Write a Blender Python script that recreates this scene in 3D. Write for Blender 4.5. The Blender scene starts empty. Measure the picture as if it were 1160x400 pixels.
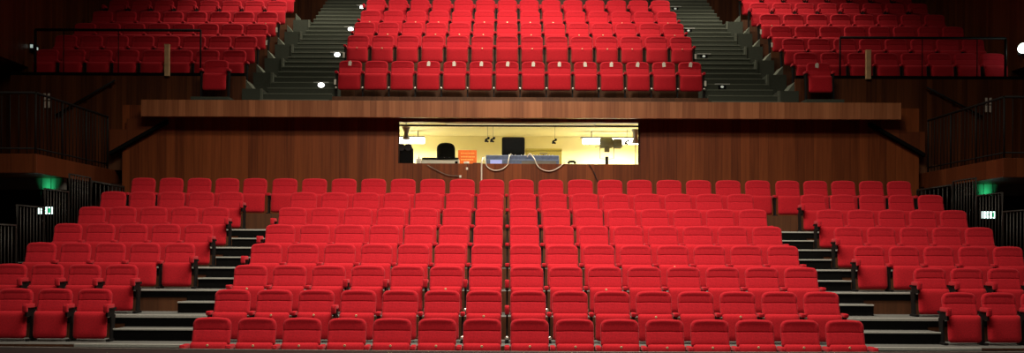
import bpy, bmesh, math, random
from mathutils import Vector, Matrix

random.seed(7)
S = bpy.context.scene
COL = S.collection
PI = math.pi

# ------------------------------------------------------------------ materials
def new_mat(name):
    m = bpy.data.materials.new(name)
    m.use_nodes = True
    nt = m.node_tree
    for n in list(nt.nodes):
        nt.nodes.remove(n)
    out = nt.nodes.new('ShaderNodeOutputMaterial')
    bs = nt.nodes.new('ShaderNodeBsdfPrincipled')
    nt.links.new(bs.outputs[0], out.inputs[0])
    return m, nt, bs

def setin(bs, key, v):
    if key in bs.inputs:
        bs.inputs[key].default_value = v

def plain(name, col, rough=0.6, metal=0.0, var=0.12, scale=40.0, spec=0.5, bump=0.0):
    """colour broken up by a fine noise"""
    m, nt, bs = new_mat(name)
    L = nt.links
    tc = nt.nodes.new('ShaderNodeTexCoord')
    nz = nt.nodes.new('ShaderNodeTexNoise')
    nz.inputs['Scale'].default_value = scale
    nz.inputs['Detail'].default_value = 3
    L.new(tc.outputs['Object'], nz.inputs['Vector'])
    rp = nt.nodes.new('ShaderNodeValToRGB')
    rp.color_ramp.elements[0].position = 0.3
    rp.color_ramp.elements[1].position = 0.7
    a = [c * (1 - var) for c in col]; b = [min(1, c * (1 + var)) for c in col]
    rp.color_ramp.elements[0].color = (*a, 1)
    rp.color_ramp.elements[1].color = (*b, 1)
    L.new(nz.outputs['Fac'], rp.inputs['Fac'])
    L.new(rp.outputs['Color'], bs.inputs['Base Color'])
    setin(bs, 'Roughness', rough); setin(bs, 'Metallic', metal)
    setin(bs, 'Specular IOR Level', spec)
    if bump:
        bp = nt.nodes.new('ShaderNodeBump')
        bp.inputs['Strength'].default_value = bump
        bp.inputs['Distance'].default_value = 0.01
        L.new(nz.outputs['Fac'], bp.inputs['Height'])
        L.new(bp.outputs['Normal'], bs.inputs['Normal'])
    return m

def velvet(name, col, tint):
    m = plain(name, col, rough=0.9, var=0.16, scale=60, spec=0.15)
    bs = [n for n in m.node_tree.nodes if n.type == 'BSDF_PRINCIPLED'][0]
    setin(bs, 'Sheen Weight', 0.35)
    setin(bs, 'Sheen Roughness', 0.45)
    setin(bs, 'Sheen Tint', (*tint, 1))
    return m

def wood(name, dark, light, plank=0.14, rough=0.42, groove=0.55, spec=0.35):
    """upright veneer boards: every board its own tone, long vertical grain"""
    m, nt, bs = new_mat(name)
    L = nt.links
    N = nt.nodes.new
    geo = N('ShaderNodeNewGeometry')
    sep = N('ShaderNodeSeparateXYZ'); L.new(geo.outputs['Position'], sep.inputs[0])
    def math_(op, a, b=None):
        n = N('ShaderNodeMath'); n.operation = op
        for k, v in enumerate((a, b)):
            if v is None: continue
            if isinstance(v, (int, float)): n.inputs[k].default_value = v
            else: L.new(v, n.inputs[k])
        return n.outputs[0]
    u = math_('ADD', sep.outputs['X'], math_('MULTIPLY', sep.outputs['Y'], 0.997))
    q = math_('DIVIDE', u, plank)
    fl = math_('FLOOR', q)
    fr = math_('FRACT', q)
    wn = N('ShaderNodeTexWhiteNoise'); wn.noise_dimensions = '1D'
    L.new(fl, wn.inputs['W'])
    cmb = N('ShaderNodeCombineXYZ')
    L.new(math_('MULTIPLY', u, 22.0), cmb.inputs[0])
    L.new(math_('MULTIPLY', wn.outputs['Value'], 37.0), cmb.inputs[1])
    L.new(math_('MULTIPLY', sep.outputs['Z'], 0.9), cmb.inputs[2])
    nz = N('ShaderNodeTexNoise'); nz.inputs['Scale'].default_value = 1.0
    nz.inputs['Detail'].default_value = 5; nz.inputs['Distortion'].default_value = 0.4
    L.new(cmb.outputs[0], nz.inputs['Vector'])
    f = math_('ADD', math_('MULTIPLY', nz.outputs['Fac'], 0.75), math_('MULTIPLY', wn.outputs['Value'], 0.42))
    rp = N('ShaderNodeValToRGB')
    rp.color_ramp.elements[0].position = 0.28; rp.color_ramp.elements[0].color = (*dark, 1)
    rp.color_ramp.elements[1].position = 0.85; rp.color_ramp.elements[1].color = (*light, 1)
    L.new(f, rp.inputs['Fac'])
    g = math_('LESS_THAN', fr, 0.035)
    mx = N('ShaderNodeMix'); mx.data_type = 'RGBA'; mx.blend_type = 'MULTIPLY'
    L.new(math_('MULTIPLY', g, 1 - groove), mx.inputs['Factor'])
    L.new(rp.outputs['Color'], mx.inputs['A'])
    mx.inputs['B'].default_value = (0.05, 0.03, 0.02, 1)
    L.new(mx.outputs['Result'], bs.inputs['Base Color'])
    setin(bs, 'Roughness', rough); setin(bs, 'Specular IOR Level', spec)
    return m

def emit(name, col, strength):
    m, nt, bs = new_mat(name)
    setin(bs, 'Base Color', (*[c * 0.5 for c in col], 1))
    setin(bs, 'Emission Color', (*col, 1))
    setin(bs, 'Emission Strength', strength)
    return m

M = {}
M['velvet'] = velvet('red_velvet', (0.51, 0.0145, 0.027), (1.0, 0.32, 0.36))
M['velvet_seam'] = velvet('red_velvet_cushion', (0.53, 0.0145, 0.026), (1.0, 0.32, 0.36))
M['steel'] = plain('black_steel', (0.012, 0.011, 0.011), 0.65, 0.15, 0.12, 40.0, 0.2)
M['silver'] = plain('bright_metal', (0.75, 0.72, 0.66), 0.28, 0.9, 0.05)
M['alu'] = plain('aluminium_nosing', (0.50, 0.52, 0.49), 0.55, 0.1, 0.08)
M['white'] = plain('white_paper', (0.86, 0.82, 0.72), 0.7, 0, 0.04)
M['brass'] = plain('brass_badge', (0.95, 0.78, 0.45), 0.3, 0.3, 0.05)
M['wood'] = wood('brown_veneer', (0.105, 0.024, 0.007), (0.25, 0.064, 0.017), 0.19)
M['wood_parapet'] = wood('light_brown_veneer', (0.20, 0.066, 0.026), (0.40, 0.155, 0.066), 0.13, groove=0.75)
M['wood_gallery'] = wood('red_brown_veneer', (0.10, 0.024, 0.007), (0.16, 0.042, 0.013), 0.4)
M['rail_grey'] = plain('dark_grey_rail', (0.045, 0.040, 0.036), 0.5, 0.2, 0.1)
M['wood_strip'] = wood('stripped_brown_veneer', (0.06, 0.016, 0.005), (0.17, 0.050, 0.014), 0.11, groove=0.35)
M['riser'] = wood('riser_board', (0.07, 0.026, 0.010), (0.15, 0.056, 0.022), 0.5, 0.6, 0.8)
M['post_wood'] = plain('pale_post_wood', (0.78, 0.52, 0.27), 0.5, 0, 0.15, 6)
M['tread'] = plain('grey_carpet', (0.15, 0.155, 0.15), 0.95, 0, 0.2, 90, 0.1)
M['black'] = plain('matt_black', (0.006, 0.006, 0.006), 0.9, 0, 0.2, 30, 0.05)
M['green'] = plain('dark_green_carpet', (0.066, 0.076, 0.060), 0.95, 0, 0.2, 90, 0.1)
M['green_edge'] = plain('green_carpet_edge', (0.135, 0.152, 0.12), 0.9, 0, 0.15, 90, 0.1)
M['stage'] = plain('black_stage_boards', (0.020, 0.018, 0.017), 0.6, 0, 0.3, 8, 0.3)
M['stage_edge'] = plain('worn_stage_edge', (0.30, 0.26, 0.24), 0.6, 0, 0.2, 20)
M['cream'] = plain('yellow_cream_paint', (0.85, 0.77, 0.43), 0.75, 0, 0.03, 4, 0.2)
M['cream_ceiling'] = plain('pale_yellow_ceiling', (0.87, 0.81, 0.53), 0.8, 0, 0.03, 4, 0.2)
M['grey_plastic'] = plain('grey_plastic', (0.16, 0.15, 0.13), 0.5, 0, 0.1)
M['olive'] = plain('olive_grey_enamel', (0.115, 0.10, 0.05), 0.55, 0, 0.1)
M['pale_grey'] = plain('pale_grey_enamel', (0.55, 0.55, 0.46), 0.5, 0, 0.06)
M['blue_grey'] = plain('blue_grey_panel', (0.10, 0.14, 0.24), 0.45, 0, 0.2, 25)
M['charcoal'] = plain('charcoal_fabric', (0.018, 0.017, 0.022), 0.85, 0, 0.2)
M['orange'] = plain('orange_card', (0.75, 0.13, 0.01), 0.7, 0, 0.1, 12)
M['orange_print'] = plain('pale_orange_print', (0.95, 0.45, 0.12), 0.7, 0, 0.1, 12)
M['yellow'] = plain('dull_yellow_case', (0.55, 0.42, 0.07), 0.7, 0, 0.1)
M['cable_white'] = plain('white_cable', (0.82, 0.74, 0.62), 0.5, 0, 0.03)
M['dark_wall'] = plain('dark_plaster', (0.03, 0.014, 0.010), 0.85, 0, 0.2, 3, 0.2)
M['tube'] = emit('fluorescent_tube', (1.0, 0.95, 0.82), 9.0)
M['lamp_white'] = emit('step_lamp_white', (1.0, 0.98, 0.92), 6.0)
M['lamp_dim'] = emit('step_lamp_dim', (0.9, 0.95, 0.8), 0.35)
M['exit_white'] = emit('exit_sign_white', (0.75, 1.0, 0.92), 2.6)
M['exit_green'] = emit('exit_sign_green', (0.02, 0.55, 0.22), 1.0)
M['emergency'] = emit('emergency_lamp_white', (0.8, 1.0, 0.85), 6.0)
M['dim_white'] = emit('dim_lamp_white', (0.8, 1.0, 0.9), 0.4)
M['added_lamp'] = emit('added_lamp_diffuser', (1.0, 0.85, 0.45), 0.8)
M['lamp_grey'] = plain('mid_grey_enamel', (0.45, 0.45, 0.41), 0.5, 0, 0.06)
M['beam'] = plain('grey_beam_paint', (0.14, 0.14, 0.13), 0.8, 0, 0.05)
M['screen_blue'] = emit('console_display_blue', (0.45, 0.5, 0.95), 0.5)

# ------------------------------------------------------------------ mesh helpers
def link(name, me, parent=None):
    o = bpy.data.objects.new(name, me)
    COL.objects.link(o)
    if parent: o.parent = parent
    return o

def mesh_obj(name, bm, mats, parent=None, smooth=False, loc=None):
    me = bpy.data.meshes.new(name)
    bmesh.ops.recalc_face_normals(bm, faces=bm.faces)
    bm.to_mesh(me); bm.free()
    for m in (mats if isinstance(mats, (list, tuple)) else [mats]):
        me.materials.append(m)
    if smooth:
        for p in me.polygons: p.use_smooth = True
    o = link(name, me, parent)
    if loc: o.location = loc
    return o

def box(bm, x0, x1, y0, y1, z0, z1, mi=0, bev=0.0, seg=2, mat=None):
    b = bmesh.new()
    bmesh.ops.create_cube(b, size=1)
    for v in b.verts:
        v.co = Vector(((x0 + x1) / 2 + v.co.x * (x1 - x0), (y0 + y1) / 2 + v.co.y * (y1 - y0), (z0 + z1) / 2 + v.co.z * (z1 - z0)))
    if bev:
        bmesh.ops.bevel(b, geom=list(b.edges), offset=bev, segments=seg, profile=0.6, affect='EDGES')
    add(bm, b, mi, mat)

def add(bm, b, mi=0, mat=None):
    vm = {}
    for v in b.verts:
        vm[v] = bm.verts.new(mat @ v.co if mat else v.co)
    for f in b.faces:
        try:
            nf = bm.faces.new([vm[v] for v in f.verts]); nf.material_index = mi; nf.smooth = f.smooth
        except ValueError:
            pass
    b.free()

def tube(bm, pts, r, seg=8, mi=0, cap=True):
    pts = [Vector(p) for p in pts]
    rings = []
    for i, p in enumerate(pts):
        t = (pts[min(i + 1, len(pts) - 1)] - pts[max(i - 1, 0)]).normalized()
        up = Vector((0, 0, 1)) if abs(t.z) < 0.9 else Vector((0, 1, 0))
        a = t.cross(up).normalized(); b = t.cross(a).normalized()
        rr = r[i] if isinstance(r, (list, tuple)) else r
        rings.append([bm.verts.new(p + (a * math.cos(2 * PI * k / seg) + b * math.sin(2 * PI * k / seg)) * rr) for k in range(seg)])
    for i in range(len(rings) - 1):
        for k in range(seg):
            f = bm.faces.new((rings[i][k], rings[i][(k + 1) % seg], rings[i + 1][(k + 1) % seg], rings[i + 1][k]))
            f.material_index = mi; f.smooth = True
    if cap:
        for rg in (rings[0], rings[-1]):
            f = bm.faces.new(rg); f.material_index = mi

def prism(bm, poly, y0, y1, mi=0):
    """polygon in x,z swept from y0 to y1"""
    a = [bm.verts.new((x, y0, z)) for x, z in poly]
    b = [bm.verts.new((x, y1, z)) for x, z in poly]
    fs = [bm.faces.new(a), bm.faces.new(list(reversed(b)))]
    n = len(poly)
    for i in range(n):
        fs.append(bm.faces.new((a[i], b[i], b[(i + 1) % n], a[(i + 1) % n])))
    for f in fs: f.material_index = mi

def catmull(pts, n=8):
    P = [Vector(p) for p in pts]; P = [P[0]] + P + [P[-1]]
    out = []
    for i in range(1, len(P) - 2):
        for k in range(n):
            t = k / n
            out.append(0.5 * ((2 * P[i]) + (-P[i - 1] + P[i + 1]) * t + (2 * P[i - 1] - 5 * P[i] + 4 * P[i + 1] - P[i + 2]) * t * t + (-P[i - 1] + 3 * P[i] - 3 * P[i + 1] + P[i + 2]) * t ** 3))
    out.append(P[-2])
    return out

def slab(hw, z0, z1, rt, rb, tf, tb, lean, y_top, seams=(), nu=18, crown=0.0, dish=0.0, bend=0.0, pv=7, pu=6):
    """padded panel with rounded corners: hw half width, rt/rb corner radius at top/bottom, tf/tb thickness to the front/back"""
    bm = bmesh.new()
    us = [math.sin(PI / 2 * (-1 + 2 * i / nu)) for i in range(nu + 1)]
    vs = [0.5 + 0.5 * math.sin(PI / 2 * (-1 + 2 * i / 16)) for i in range(17)]
    for s in seams:
        vs += [s - 0.028, s - 0.012, s, s + 0.012, s + 0.028]
    vs = sorted(vs)
    front, back = [], []
    for v in vs:
        z = z0 + (z1 - z0) * v
        w = hw
        if z > z1 - rt: w = hw - rt + math.sqrt(max(0, rt * rt - (z - (z1 - rt)) ** 2))
        if z < z0 + rb: w = hw - rb + math.sqrt(max(0, rb * rb - ((z0 + rb) - z) ** 2))
        ev = max(0.0, 1 - abs(2 * v - 1) ** pv) ** 0.5
        rf, rk = [], []
        for u in us:
            eu = max(0.0, 1 - abs(u) ** pu) ** 0.5
            e = eu * ev
            g = sum(0.007 * math.exp(-((v - s) / 0.014) ** 2) for s in seams) * min(1, e * 1.2)
            if dish:
                du = (1 - abs(u)) * w; dv = min(z1 - z, z - z0 + 0.05)
                dd = min(du, dv); k = min(1.0, max(0.0, (dd - 0.020) / 0.035)); g += dish * k * k * (3 - 2 * k)
            zz = z + crown * (1 - u * u) * v
            yb = y_top - (z1 - z) * lean - bend * max(0.0, (1 - v) - 0.45) ** 1.0 * (z1 - z0)
            rf.append((u * w, yb - tf * e + g, zz)); rk.append((u * w, yb + tb * e, zz))
        front.append(rf); back.append(rk)
    def put(g):
        return [[bm.verts.new(p) for p in r] for r in g]
    F = put(front); B = put(back)
    for G in (F, B):
        for i in range(len(vs) - 1):
            for j in range(nu):
                bm.faces.new((G[i][j], G[i][j + 1], G[i + 1][j + 1], G[i + 1][j]))
    bmesh.ops.remove_doubles(bm, verts=bm.verts, dist=1e-5)
    for f in bm.faces: f.smooth = True
    return bm

# ------------------------------------------------------------------ tags
def tag(o, label=None, cat=None, group=None, kind=None):
    if label: o['label'] = label
    if cat: o['category'] = cat
    if group: o['group'] = group
    if kind: o['kind'] = kind
    return o

def empty(name, loc=(0, 0, 0), label=None, cat=None, group=None):
    o = bpy.data.objects.new(name, None)
    COL.objects.link(o); o.location = loc
    o.empty_display_size = 0.1
    return tag(o, label, cat, group)

def struct(name, bm, mats, parent=None, smooth=False):
    o = mesh_obj(name, bm, mats, parent, smooth)
    if not parent: o['kind'] = 'structure'
    return o

# ------------------------------------------------------------------ geometry of the hall
# x to the right, y away from the stage, z up; z = 0 is the floor of the first row
CAMX, CAMZ, F = -0.29, 1.58, 1128.0
W = 0.58
D = [12.85 + 0.96 * i for i in range(8)]          # seat backs, lower rows
R = 0.3262
def N_(i): return D[i] - 0.62                     # front edge of the platform of row i (0..7)
def FL(i): return R * i
WALL_Y = 20.75
def at(px, py, d):
    """a point of the photograph at depth d"""
    t = 0.00436                                   # the photograph leans by a quarter of a degree
    qx, qy = px + (py - 285) * t, py - (px - 573.5) * t
    return Vector((CAMX + (qx - 573.5) / F * d, d, CAMZ + (285 - qy) / F * d))

# floor, stage
bm = bmesh.new(); box(bm, -11.2, 11.2, 11.6, 32, -0.15, 0.0)
struct('floor', bm, M['stage'])
bm = bmesh.new()
STAGE_Z = 0.44
poly = [(-11.2, 11.75), (-8, 11.72), (-4, 11.45), (0, 11.32), (4, 11.42), (8, 11.72), (11.2, 11.75), (11.2, -3), (-11.2, -3)]
lo = [bm.verts.new((x, y, -0.15)) for x, y in poly]; hi = [bm.verts.new((x, y, STAGE_Z)) for x, y in poly]
bm.faces.new(hi); bm.faces.new(list(reversed(lo)))
for i in range(len(poly)):
    j = (i + 1) % len(poly); bm.faces.new((lo[i], lo[j], hi[j], hi[i]))
struct('stage_floor', bm, M['stage'])
bm = bmesh.new()
edge = [Vector((x, y, STAGE_Z + 0.002)) for x, y in poly[:7]]
tube(bm, catmull(edge, 6), 0.006, 6)
struct('trim_1', bm, M['stage_edge'])

# lower platforms
for i in range(1, 8):
    bm = bmesh.new()
    y1 = N_(i + 1) if i < 7 else WALL_Y
    box(bm, -8.25, 8.25, N_(i), y1, -0.02, FL(i))
    bm.normal_update()
    for f in bm.faces: f.material_index = 1 if f.normal.z > 0.5 else 0
    struct('seating_platform', bm, [M['riser'], M['tread']])

# aisle steps of the lower tier
A0, A1, A2 = 4.40, 5.13, 5.70
for sd in (-1, 1):
    bm = bmesh.new(); nos = []
    def span(a, b): return (min(sd * a, sd * b), max(sd * a, sd * b))
    for i in range(1, 7):
        xi, xo = span(A0, A1 if i >= 3 else A2)
        ny, z = N_(i), FL(i)
        box(bm, xi, xo, ny - 0.43, ny - 0.0005, z - R + 0.0005, z - R / 2)              # half step
        box(bm, xi, xo, ny - 0.014, ny - 0.0005, z - R / 2, z - 0.012)           # black riser under the platform edge
        nos.append((xi, xo, ny - 0.45, ny - 0.40, z - R / 2, 0.022))
        xi2, xo2 = span(A0, A2 + 0.3)
        nos.append((xi2, xo2, ny - 0.030, ny + 0.03, z, 0.026 if i >= 3 else 0.04))
        # shade under the side block's platform edge, painted in as a black strip
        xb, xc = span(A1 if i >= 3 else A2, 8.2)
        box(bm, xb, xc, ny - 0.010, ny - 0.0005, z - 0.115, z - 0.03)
    bm.normal_update()
    for f in bm.faces: f.material_index = 1 if f.normal.z > 0.5 else 0
    st = struct('aisle_stairs', bm, [M['black'], M['tread']])
    for a, b, c, d, z, h in nos:
        bm = bmesh.new(); box(bm, a, b, c, d, z - h + 0.006, z + 0.006, bev=0.004)
        mesh_obj('nosing', bm, M['alu'], st)

# ------------------------------------------------------------------ the seat
LIFT = 0.15
def sub_mesh(name, bm, mats, smooth=True):
    me = bpy.data.meshes.new(name)
    bmesh.ops.recalc_face_normals(bm, faces=bm.faces)
    bm.to_mesh(me); bm.free()
    for m in (mats if isinstance(mats, list) else [mats]): me.materials.append(m)
    return me

back_me = sub_mesh('backrest', slab(0.247, 0.36, 0.708, 0.085, 0.03, 0.058, 0.045, 0.10, 0.0, seams=(0.56,), crown=0.010, dish=0.021, bend=0.24, pv=5, pu=6), M['velvet'])
cush_me = sub_mesh('seat_cushion', slab(0.240, 0.035, 0.408, 0.035, 0.05, 0.060, 0.035, 0.10, -0.155), M['velvet_seam'])
def pad_bm():
    bm = bmesh.new()
    box(bm, -0.033, 0.033, -0.34, -0.10, 0.452, 0.515, bev=0.018, seg=3)
    box(bm, -0.032, 0.032, -0.345, -0.295, 0.40, 0.50, bev=0.018, seg=3)
    for f in bm.faces: f.smooth = True
    return bm
pad_me = sub_mesh('arm_pad', pad_bm(), M['velvet'])
def pad_short_bm():
    bm = bmesh.new()
    box(bm, -0.033, 0.033, -0.20, 0.0, 0.452, 0.51, bev=0.018, seg=3)
    for f in bm.faces: f.smooth = True
    return bm
pad_short_me = sub_mesh('arm_pad_short', pad_short_bm(), M['velvet'])
def arm_short_bm():
    bm = bmesh.new()
    box(bm, -0.012, 0.012, -0.19, 0.03, 0.425, 0.458, bev=0.004)
    box(bm, -0.012, 0.012, -0.16, 0.0, 0.34, 0.43, bev=0.004)
    return bm
def arm_bm():
    bm = bmesh.new()
    box(bm, -0.012, 0.012, -0.335, 0.02, 0.425, 0.458, bev=0.004)
    box(bm, -0.012, 0.012, -0.30, -0.05, 0.34, 0.43, bev=0.004)
    return bm
arm_me = sub_mesh('armrest', arm_bm(), M['steel'])
arm_short_me = sub_mesh('armrest_short', arm_short_bm(), M['steel'])
def leg_bm(h):
    bm = bmesh.new()
    b = bmesh.new()
    poly = [(-0.02, 0.36), (-0.17, 0.36), (-0.16, 0.20), (-0.18, 0.0 - h + 0.03), (-0.06, 0.0 - h + 0.03), (-0.05, 0.20)]
    a = [b.verts.new((-0.013, y, z)) for y, z in poly]; c = [b.verts.new((0.013, y, z)) for y, z in poly]
    b.faces.new(a); b.faces.new(list(reversed(c)))
    for i in range(len(poly)):
        b.faces.new((a[i], c[i], c[(i + 1) % len(poly)], a[(i + 1) % len(poly)]))
    add(bm, b)
    box(bm, -0.028, 0.028, -0.26, -0.03, 0.0 - h, 0.034 - h, bev=0.008)
    return bm
leg_me = sub_mesh('leg', leg_bm(0), M['steel'])
leg_tall_me = sub_mesh('leg_tall', leg_bm(LIFT), M['steel'])
def cap_bm():
    bm = bmesh.new()
    bmesh.ops.create_uvsphere(bm, u_segments=12, v_segments=8, radius=0.032)
    for v in bm.verts: v.co = Vector((v.co.x, -0.245 + v.co.y * 0.7, 0.075 + v.co.z * 0.8))
    for f in bm.faces: f.smooth = True
    return bm
cap_me = sub_mesh('bolt_cap', cap_bm(), M['silver'])
def badge_bm(r):
    bm = bmesh.new()
    bmesh.ops.create_cone(bm, cap_ends=True, segments=14, radius1=r, radius2=r * 0.8, depth=0.010)
    for v in bm.verts: v.co = Vector((v.co.x, -0.225 + v.co.z * -1, 0.372 + v.co.y))
    return bm
badge_me = sub_mesh('number_badge', badge_bm(0.016), M['brass'])
def tag_bm():
    bm = bmesh.new()
    box(bm, -0.036, 0.036, -0.006, 0.0, -0.095, 0.0, bev=0.002)
    box(bm, -0.016, 0.016, -0.006, 0.0, 0.0, 0.018, bev=0.002)
    return bm
tag_me = sub_mesh('paper_tag', tag_bm(), M['white'])
def plate_bm():
    bm = bmesh.new()
    box(bm, -0.022, 0.022, -0.325, -0.315, 0.13, 0.245, bev=0.003)
    return bm
plate_me = sub_mesh('row_plate', plate_bm(), M['white'])

PARTS_ME = (back_me, cush_me, pad_me, arm_me)
def child(name, me, parent, loc=None, rot=None):
    o = bpy.data.objects.new(name, me); COL.objects.link(o); o.parent = parent
    if loc: o.location = loc
    if rot: o.rotation_euler = rot
    return o

def seat(x, y, z, pitch, label, group, right_end=False, arms=(-1,), long=False, low=0.0, lift=0.0, sx=1.0, caps=False, badge=True, paper=None, plates=(), jitter=True):
    root = empty('theatre_seat', (x, y, z - lift), label, 'seat', group)
    rise = (0, 0, lift)
    b = child('backrest', back_me, root, rise); b.scale = (sx, 1, 1)
    c = child('seat_cushion', cush_me, root, rise); c.scale = (sx, 1, 1)
    if jitter:
        c.rotation_euler = (math.radians(random.uniform(-1.2, 1.2)), 0, 0)
        c.location.y += random.uniform(-0.012, 0.006)
    long_sides = {True: (-1, 1), False: ()}.get(long, long)
    for sgn in (-1, 1):
        if sgn not in arms and not (sgn > 0 and right_end): continue
        ax = sgn * pitch / 2
        lg = child('leg', leg_tall_me if lift else leg_me, root, (ax, 0, lift))
        if caps: child('bolt_cap', cap_me, lg)
        lf = sgn in long_sides
        ar = child('armrest', arm_me if lf else arm_short_me, root, (ax, 0, lift - low))
        pd = child('arm_pad', pad_me if lf else pad_short_me, ar); pd['label'] = 'red padded armrest top'
    if badge:
        child('number_badge', badge_me, c)['label'] = 'small brass number badge'
    if paper is not None:
        child('paper_tag', tag_me, root, (paper[0], -0.040, 0.690 + lift), (math.radians(-6), math.radians(paper[1]), 0))['label'] = 'white paper tag hung over the backrest'
    for sgn in plates:
        child('row_plate', plate_me, root, (sgn * pitch / 2, 0, lift))['label'] = 'white row plate'
    return root

ORD = ('first second third fourth fifth sixth seventh eighth ninth tenth eleventh twelfth thirteenth fourteenth fifteenth sixteenth seventeenth '
       'eighteenth nineteenth twentieth twenty-first twenty-second twenty-third twenty-fourth twenty-fifth twenty-sixth twenty-seventh').split()
ROWN = ['front', 'second', 'third', 'fourth', 'fifth', 'sixth', 'seventh']

# lower centre block: seven rows of fifteen
LONG = {(1, 3), (1, 7), (2, 3), (2, 4), (2, 5), (2, 6), (2, 7), (3, 0), (4, 0), (5, 0)}
BADGES = {0: set(range(15)), 1: {1, 2, 3, 6, 10, 12}, 2: {0, 5, 9}, 3: {11}}
for i in range(7):
    for k in range(15):
        x = (k - 7) * W + (0.015 if k >= 7 else -0.015)
        if i == 0: row = 'front row'
        else: row = ROWN[i] + ' row'
        seat(x, D[i], FL(i), W, f'red tip-up seat, {ORD[k]} from the left aisle, {row} of lower centre block',
             'seats of the lower centre block', right_end=(k == 14), long=(True if (i == 0 or (i, k) in LONG) else False), low=0.13 if i == 0 else (0.0 if (i, k) in LONG else 0.09), caps=(i < 3 and 5 <= k <= 9), badge=k in BADGES.get(i, ()))
# the long back row under the booth
PS = 0.548
xs = [-(8 * W + W / 2 + 0.02 + PS / 2 + (4 - k) * PS) for k in range(5)] + [(k - 8) * W for k in range(17)] + [(8 * W + W / 2 + 0.02 + PS / 2 + k * PS) for k in range(5)]
for k, x in enumerate(xs):
    cen = 5 <= k < 22
    seat(x, D[7], FL(7), W if cen else PS, f'red tip-up seat, {ORD[k]} from the left in the long back row under the booth',
         'seats of the long back row under the booth', right_end=(k == 26), low=0.09, sx=1 if cen else 0.955, badge=False)
# lower side blocks
for sd, name in ((-1, 'left'), (1, 'right')):
    for i in range(1, 7):
        first = 9.37 * W if i >= 3 else 9.37 * W + PS
        n = {1: 3, 2: 4}.get(i, 5)
        for k in range(n):
            x = sd * (first + k * PS)
            seat(x, D[i], FL(i), PS, f'red tip-up seat, {ORD[k]} from the aisle, {ROWN[i - 1]} row of lower {name} block',
                 f'seats of the lower {name} block', arms=(-sd,), long=(i <= 2 or k == 0), low=(0.0 if (i <= 2 or k == 0) else 0.07), sx=0.955, badge=False,
                 jitter=True)

# ------------------------------------------------------------------ booth wall, parapet
WX0, WX1 = at(451, 165, WALL_Y).x, at(725, 165, WALL_Y).x
WZ0, WZ1 = at(573.5, 185.5, WALL_Y).z, at(573.5, 138.6, WALL_Y).z
bm = bmesh.new()
TH = 0.14
WALL_TOP = 4.60
box(bm, -8.3, WX0, WALL_Y, WALL_Y + TH, 2.0, WALL_TOP)
box(bm, WX1, 8.3, WALL_Y, WALL_Y + TH, 2.0, WALL_TOP)
box(bm, WX0, WX1, WALL_Y, WALL_Y + TH, 2.0, WZ0)
box(bm, WX0, WX1, WALL_Y, WALL_Y + TH, WZ1, WALL_TOP)
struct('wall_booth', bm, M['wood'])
bm = bmesh.new()
zb = at(573.5, 142.3, WALL_Y).z
box(bm, WX0, WX1, WALL_Y + 0.03, WALL_Y + 0.07, zb - 0.018, zb + 0.018, bev=0.004)
box(bm, WX0, WX0 + 0.022, WALL_Y + 0.03, WALL_Y + 0.07, WZ0, WZ1, bev=0.004)
box(bm, WX1 - 0.03, WX1, WALL_Y + 0.03, WALL_Y + 0.07, WZ0, WZ1, bev=0.004)
struct('window_1', bm, M['dark_wall'])

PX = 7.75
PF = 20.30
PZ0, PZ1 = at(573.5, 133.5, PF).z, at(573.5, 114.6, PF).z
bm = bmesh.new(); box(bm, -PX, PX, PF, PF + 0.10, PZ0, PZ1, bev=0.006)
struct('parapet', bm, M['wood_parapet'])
UF = PZ1 - 0.012                                           # floor behind the parapet
bm = bmesh.new(); box(bm, -PX, PX, PF + 0.10, 21.76, PZ0 + 0.16, UF - 0.001)
bm.normal_update()
for f in bm.faces: f.material_index = 1 if f.normal.z > 0.5 else 0
struct('balcony_slab', bm, [M['dark_wall'], M['green']])

# ------------------------------------------------------------------ control booth
BZ, BC, BB, BX = 2.62, CAMZ + 2.745, 23.7, 3.35
bm = bmesh.new(); box(bm, -BX, BX, WALL_Y + TH, BB, BZ - 0.1, BZ)
struct('floor_booth', bm, M['grey_plastic'])
bm = bmesh.new()
box(bm, -BX, BX, BB, BB + 0.1, BZ, BC)
box(bm, -BX - 0.1, -BX, WALL_Y + TH, BB + 0.1, BZ, BC)
box(bm, BX, BX + 0.1, WALL_Y + TH, BB + 0.1, BZ, BC)
struct('wall_booth_inside', bm, M['cream'])
bm = bmesh.new(); box(bm, -BX - 0.1, BX + 0.1, WALL_Y + TH, BB + 0.1, BC, BC + 0.08)
struct('ceiling_booth', bm, M['cream_ceiling'])

DZ = WZ0 - 0.045
t = empty('desk', (0, 21.2, BZ), 'long booth desk running behind the window sill', 'desk')
t.location = (0, 0, 0)
bm = bmesh.new(); box(bm, -2.9, 2.9, WALL_Y + TH + 0.01, 21.55, DZ - 0.04, DZ, bev=0.006); mesh_obj('desk_top', bm, M['pale_grey'], t)
for x in (-2.8, -0.9, 0.9, 2.8):
    bm = bmesh.new(); box(bm, x - 0.03, x + 0.03, 21.0, 21.5, BZ, DZ - 0.04, bev=0.004); mesh_obj('leg', bm, M['grey_plastic'], t)

def px(x, d): return at(x, 170, d).x
def pz(y, d): return at(573.5, y, d).z

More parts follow.
